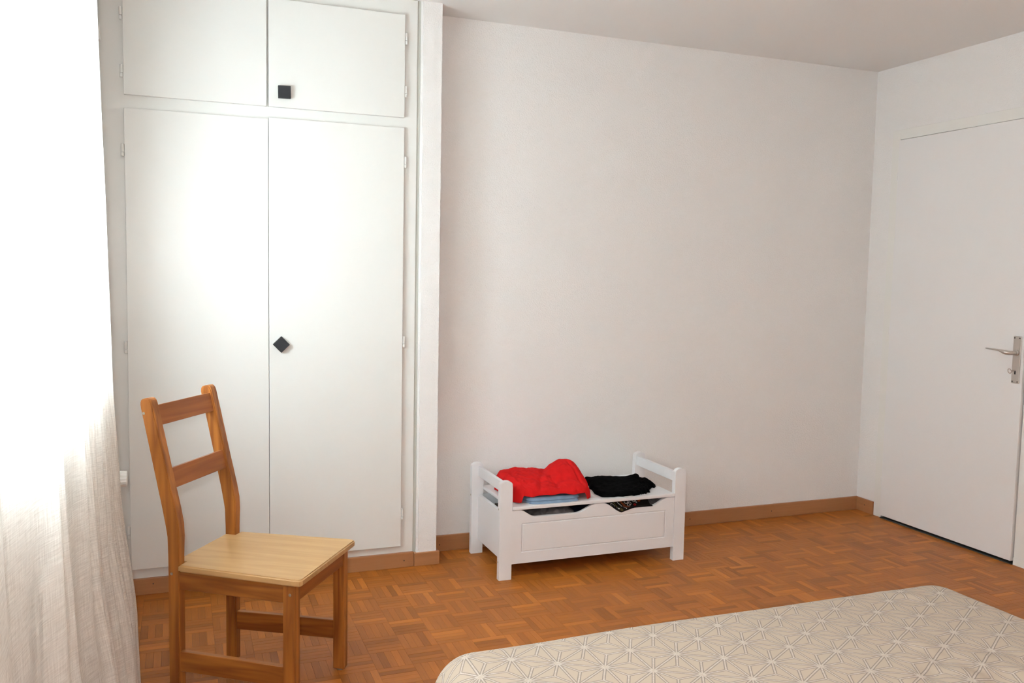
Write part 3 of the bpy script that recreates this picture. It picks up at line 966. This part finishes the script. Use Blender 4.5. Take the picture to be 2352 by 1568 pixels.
# back posts: one continuous bent board, rounded at the top
def bent_post(v0, v1):
    cl = [(-0.4025, 0.0, 0.0175), (-0.4025, 0.44, 0.0175), (-0.4025, 0.50, 0.0195), (-0.406, 0.535, 0.0215), (-0.415, 0.58, 0.0215), (-0.4385, 0.68, 0.0205), (-0.466, 0.80, 0.0200), (-0.4835, 0.875, 0.0195)]
    fr, re = [], []
    for i, (u_, z_, hw) in enumerate(cl):
        a, b_ = cl[max(i-1, 0)], cl[min(i+1, len(cl)-1)]
        t = Vector((b_[0]-a[0], b_[1]-a[1])).normalized()
        nn = Vector((t.y, -t.x))
        fr.append((u_+nn.x*hw, z_+nn.y*hw)); re.append((u_-nn.x*hw, z_-nn.y*hw))
    tc_ = Vector((cl[-1][0], cl[-1][1])); t = Vector((cl[-1][0]-cl[-2][0], cl[-1][1]-cl[-2][1])).normalized(); nn = Vector((t.y, -t.x))
    cap = []
    for k in range(1, 10):
        th = math.pi*k/10
        sx = math.copysign(abs(math.cos(th))**0.6, math.cos(th)); sy = math.sin(th)**0.8
        q = tc_ + nn*0.0195*sx + t*0.026*sy
        cap.append((q.x, q.y))
    prof = fr + cap + re[::-1]
    bm = bmesh.new()
    prism(bm, [(p[0], v0, p[1]) for p in prof], (0, 1, 0), v1-v0)
    es = [e for e in bm.edges if abs(e.verts[0].co.y-e.verts[1].co.y) < 1e-5]
    bmesh.ops.bevel(bm, geom=es, offset=0.003, segments=2, affect='EDGES')
    return bm
pn = cpart('back_leg', bent_post(-WB/2, -WB/2+LV), M_chz)
pf = cpart('back_leg', bent_post(WB/2-LV, WB/2), M_chz)
screw((-0.492, -WB/2, 0.857), (0, -1, 0), pn)
screw((-0.408, -WB/2, 0.392), (0, -1, 0), pn)
for v0 in (-WFr/2+0.008, WFr/2-0.008-LV):
    bm = bmesh.new()
    add_box(bm, (-0.050, v0, 0.006), (-0.013, v0+LV, SZ-0.021), 0.003, 2)
    l_ = cpart('front_leg', bm, M_chz)
    bm = bmesh.new()
    tube(bm, [(-0.0315, v0+LV/2, 0.0), (-0.0315, v0+LV/2, 0.007)], 0.012, 16)
    fd = cpart('foot_glide', bm, M_screw, l_)
    if v0 < 0:
        screw((-0.028, v0, 0.372), (0, -1, 0), l_); screw((-0.030, v0, 0.108), (0, -1, 0), l_)
def side_bar(name, sgn, z0, z1, th, m, inset=0.007):
    """A board between the back and the front leg of one side (the chair tapers to the back)."""
    a0 = sgn*(WB/2-inset); a1 = sgn*(WFr/2-0.008-inset)
    bm = bmesh.new()
    pts = [(-0.387, a0, z0), (-0.049, a1, z0), (-0.049, a1-sgn*th, z0), (-0.387, a0-sgn*th, z0)]
    prism(bm, pts, (0, 0, 1), z1-z0)
    bmesh.ops.bevel(bm, geom=[e for e in bm.edges], offset=0.0015, segments=1, affect='EDGES')
    return cpart(name, bm, m)
for sgn in (-1, 1):
    side_bar('apron', sgn, 0.346, SZ-0.0205, 0.018, M_chx, 0.004)
    side_bar('stretcher', sgn, 0.100, 0.160, 0.018, M_chx, 0.005)
bm = bmesh.new(); add_box(bm, (-0.034, -WFr/2+0.008+LV, 0.346), (-0.016, WFr/2-0.008-LV, SZ-0.0205), 0.0015, 1); cpart('apron', bm, M_chy)
bm = bmesh.new(); add_box(bm, (-0.412, -WB/2+LV, 0.346), (-0.394, WB/2-LV, SZ-0.0205), 0.0015, 1); cpart('apron', bm, M_chy)
for z0, z1 in ((0.634, 0.693), (0.817, 0.877)):
    zc = (z0+z1)/2
    uc = -0.415 - (zc-0.58)*0.230
    bm = bmesh.new()
    add_box(bm, (-0.009, -WB/2+LV-0.002, -(z1-z0)/2), (0.009, WB/2-LV+0.002, (z1-z0)/2), 0.002, 2)
    bmesh.ops.rotate(bm, verts=bm.verts, cent=(0, 0, 0), matrix=Matrix.Rotation(-math.atan(0.230), 3, 'Y'))
    bmesh.ops.translate(bm, verts=bm.verts, vec=(uc+0.004, 0, zc))
    cpart('back_rail', bm, M_chy)
# seat board notched round the back posts
bm = bmesh.new()
vb = WB/2-LV-0.001
yb_ = WB/2 + 0.003
pts = [(-0.418, -vb), (-0.384, -vb), (-0.384, -yb_), (-0.02, -WFr/2-0.002), (0.004, -WFr/2+0.0), (0.010, -WFr/2+0.010), (0.010, WFr/2-0.010), (0.004, WFr/2), (-0.02, WFr/2+0.002), (-0.384, yb_), (-0.384, vb), (-0.418, vb)]
prism(bm, [(p[0], p[1], SZ-0.020) for p in pts], (0, 0, 1), 0.020)
es = [e for e in bm.edges if abs(e.verts[0].co.z-e.verts[1].co.z) < 1e-5]
bmesh.ops.bevel(bm, geom=es, offset=0.004, segments=3, affect='EDGES')
cpart('seat', bm, M_seat)['label'] = 'pale worn pine seat'

# ------------------------------------------------------------------ bed
EX0, EX1, EY0, EY1, EZ = 0.470, 1.905, -0.42, 1.715, 0.500
bed = tag(empty('bed', ((EX0+EX1)/2, (EY0+EY1)/2, 0)), 'double bed under the cream star-patterned bedspread', 'bed')
sub(box('bed_base', (EX0+0.06, EY0+0.05, 0.16), (EX1-0.06, EY1-0.06, 0.28), M_bench, None, 0.01), bed)
sub(box('mattress', (EX0+0.04, EY0+0.03, 0.28), (EX1-0.04, EY1-0.04, EZ-0.03), M_bench, None, 0.05, 4), bed)
for x in (EX0+0.12, EX1-0.17):
    for y in (EY0+0.12, EY1-0.17):
        sub(box('leg', (x, y, 0), (x+0.05, y+0.05, 0.16), M_chz, None, 0.003), bed)
RR = 0.095
cx, cy = (EX0+EX1)/2, (EY0+EY1)/2
ha, hb = (EX1-EX0)/2 - RR, (EY1-EY0)/2 - RR
DMAX = RR*math.pi/2 + 0.22
nU, nV = 200, 260
vs, fs, uvs = [], [], []
for j in range(nV+1):
    q = -hb-DMAX + 2*(hb+DMAX)*j/nV
    for i in range(nU+1):
        p = -ha-DMAX + 2*(ha+DMAX)*i/nU
        ax_, ay_ = min(max(p, -ha), ha), min(max(q, -hb), hb)
        dx, dy = p-ax_, q-ay_
        d = math.hypot(dx, dy)
        if d > 1e-9: ux, uy = dx/d, dy/d
        else: ux = uy = 0
        d = min(d, DMAX)
        th = min(d/RR, math.pi/2*0.97)
        o_ = RR*math.sin(th); dn = RR*(1-math.cos(th))
        rest = max(0, d - RR*math.pi/2*0.97)
        o_ += rest*0.05; dn += rest
        X, Y, Z = cx+ax_+ux*o_, cy+ay_+uy*o_, EZ-dn
        # gentle unevenness and a patch of crumples
        Z += 0.006*noise.noise((X*2.2, Y*2.2, 5))*(1-min(1, dn/0.1)) - 0.003
        e = math.exp(-((X-1.50)/0.16)**2-((Y-1.22)/0.17)**2)
        Z += e*0.012*(noise.noise((X*11, Y*16, 2)) + 0.5*noise.noise((X*26, Y*22, 8)))
        e2 = math.exp(-((X-1.70)/0.10)**2-((Y-1.60)/0.07)**2)
        Z += e2*0.006*noise.noise((X*22, Y*26, 3))
        if dn > 0.05:
            f = min(1, (dn-0.05)/0.15)
            wv = 0.010*f*math.sin((p*uy - q*ux)*22 + 3*noise.noise((p*3, q*3, 1)))
            X += ux*wv; Y += uy*wv
        vs.append((X-cx, Y-cy, Z)); uvs.append((p, q))
for j in range(nV):
    for i in range(nU):
        a = j*(nU+1)+i
        # drop the collapsed corner flaps beyond the hem
        P, Q = uvs[a], uvs[a+nU+2]
        mx_, my_ = abs((P[0]+Q[0])/2)-ha, abs((P[1]+Q[1])/2)-hb
        if mx_ > 0 and my_ > 0 and math.hypot(mx_, my_) > DMAX+0.012: continue
        fs.append((a, a+1, a+nU+2, a+nU+1))
me = bpy.data.meshes.new('bedspread')
me.from_pydata(vs, [], fs)
ul = me.uv_layers.new(name='UVMap')
# lattice phase chosen so that a star sits where the photograph has one
ox, oy = 0.623-cx, 1.587-cy
for lp in me.loops:
    u_, v_ = uvs[lp.vertex_index]
    ul.data[lp.index].uv = (u_-ox, v_-oy)
bmx = bmesh.new(); bmx.from_mesh(me)
bmesh.ops.delete(bmx, geom=[v for v in bmx.verts if not v.link_faces], context='VERTS')
bmx.to_mesh(me); bmx.free()
tag(link('bedspread', me, M_bed, None, (cx, cy, 0), True), 'cream bedspread printed with grey outlined star lattice on the bed', 'bedspread')
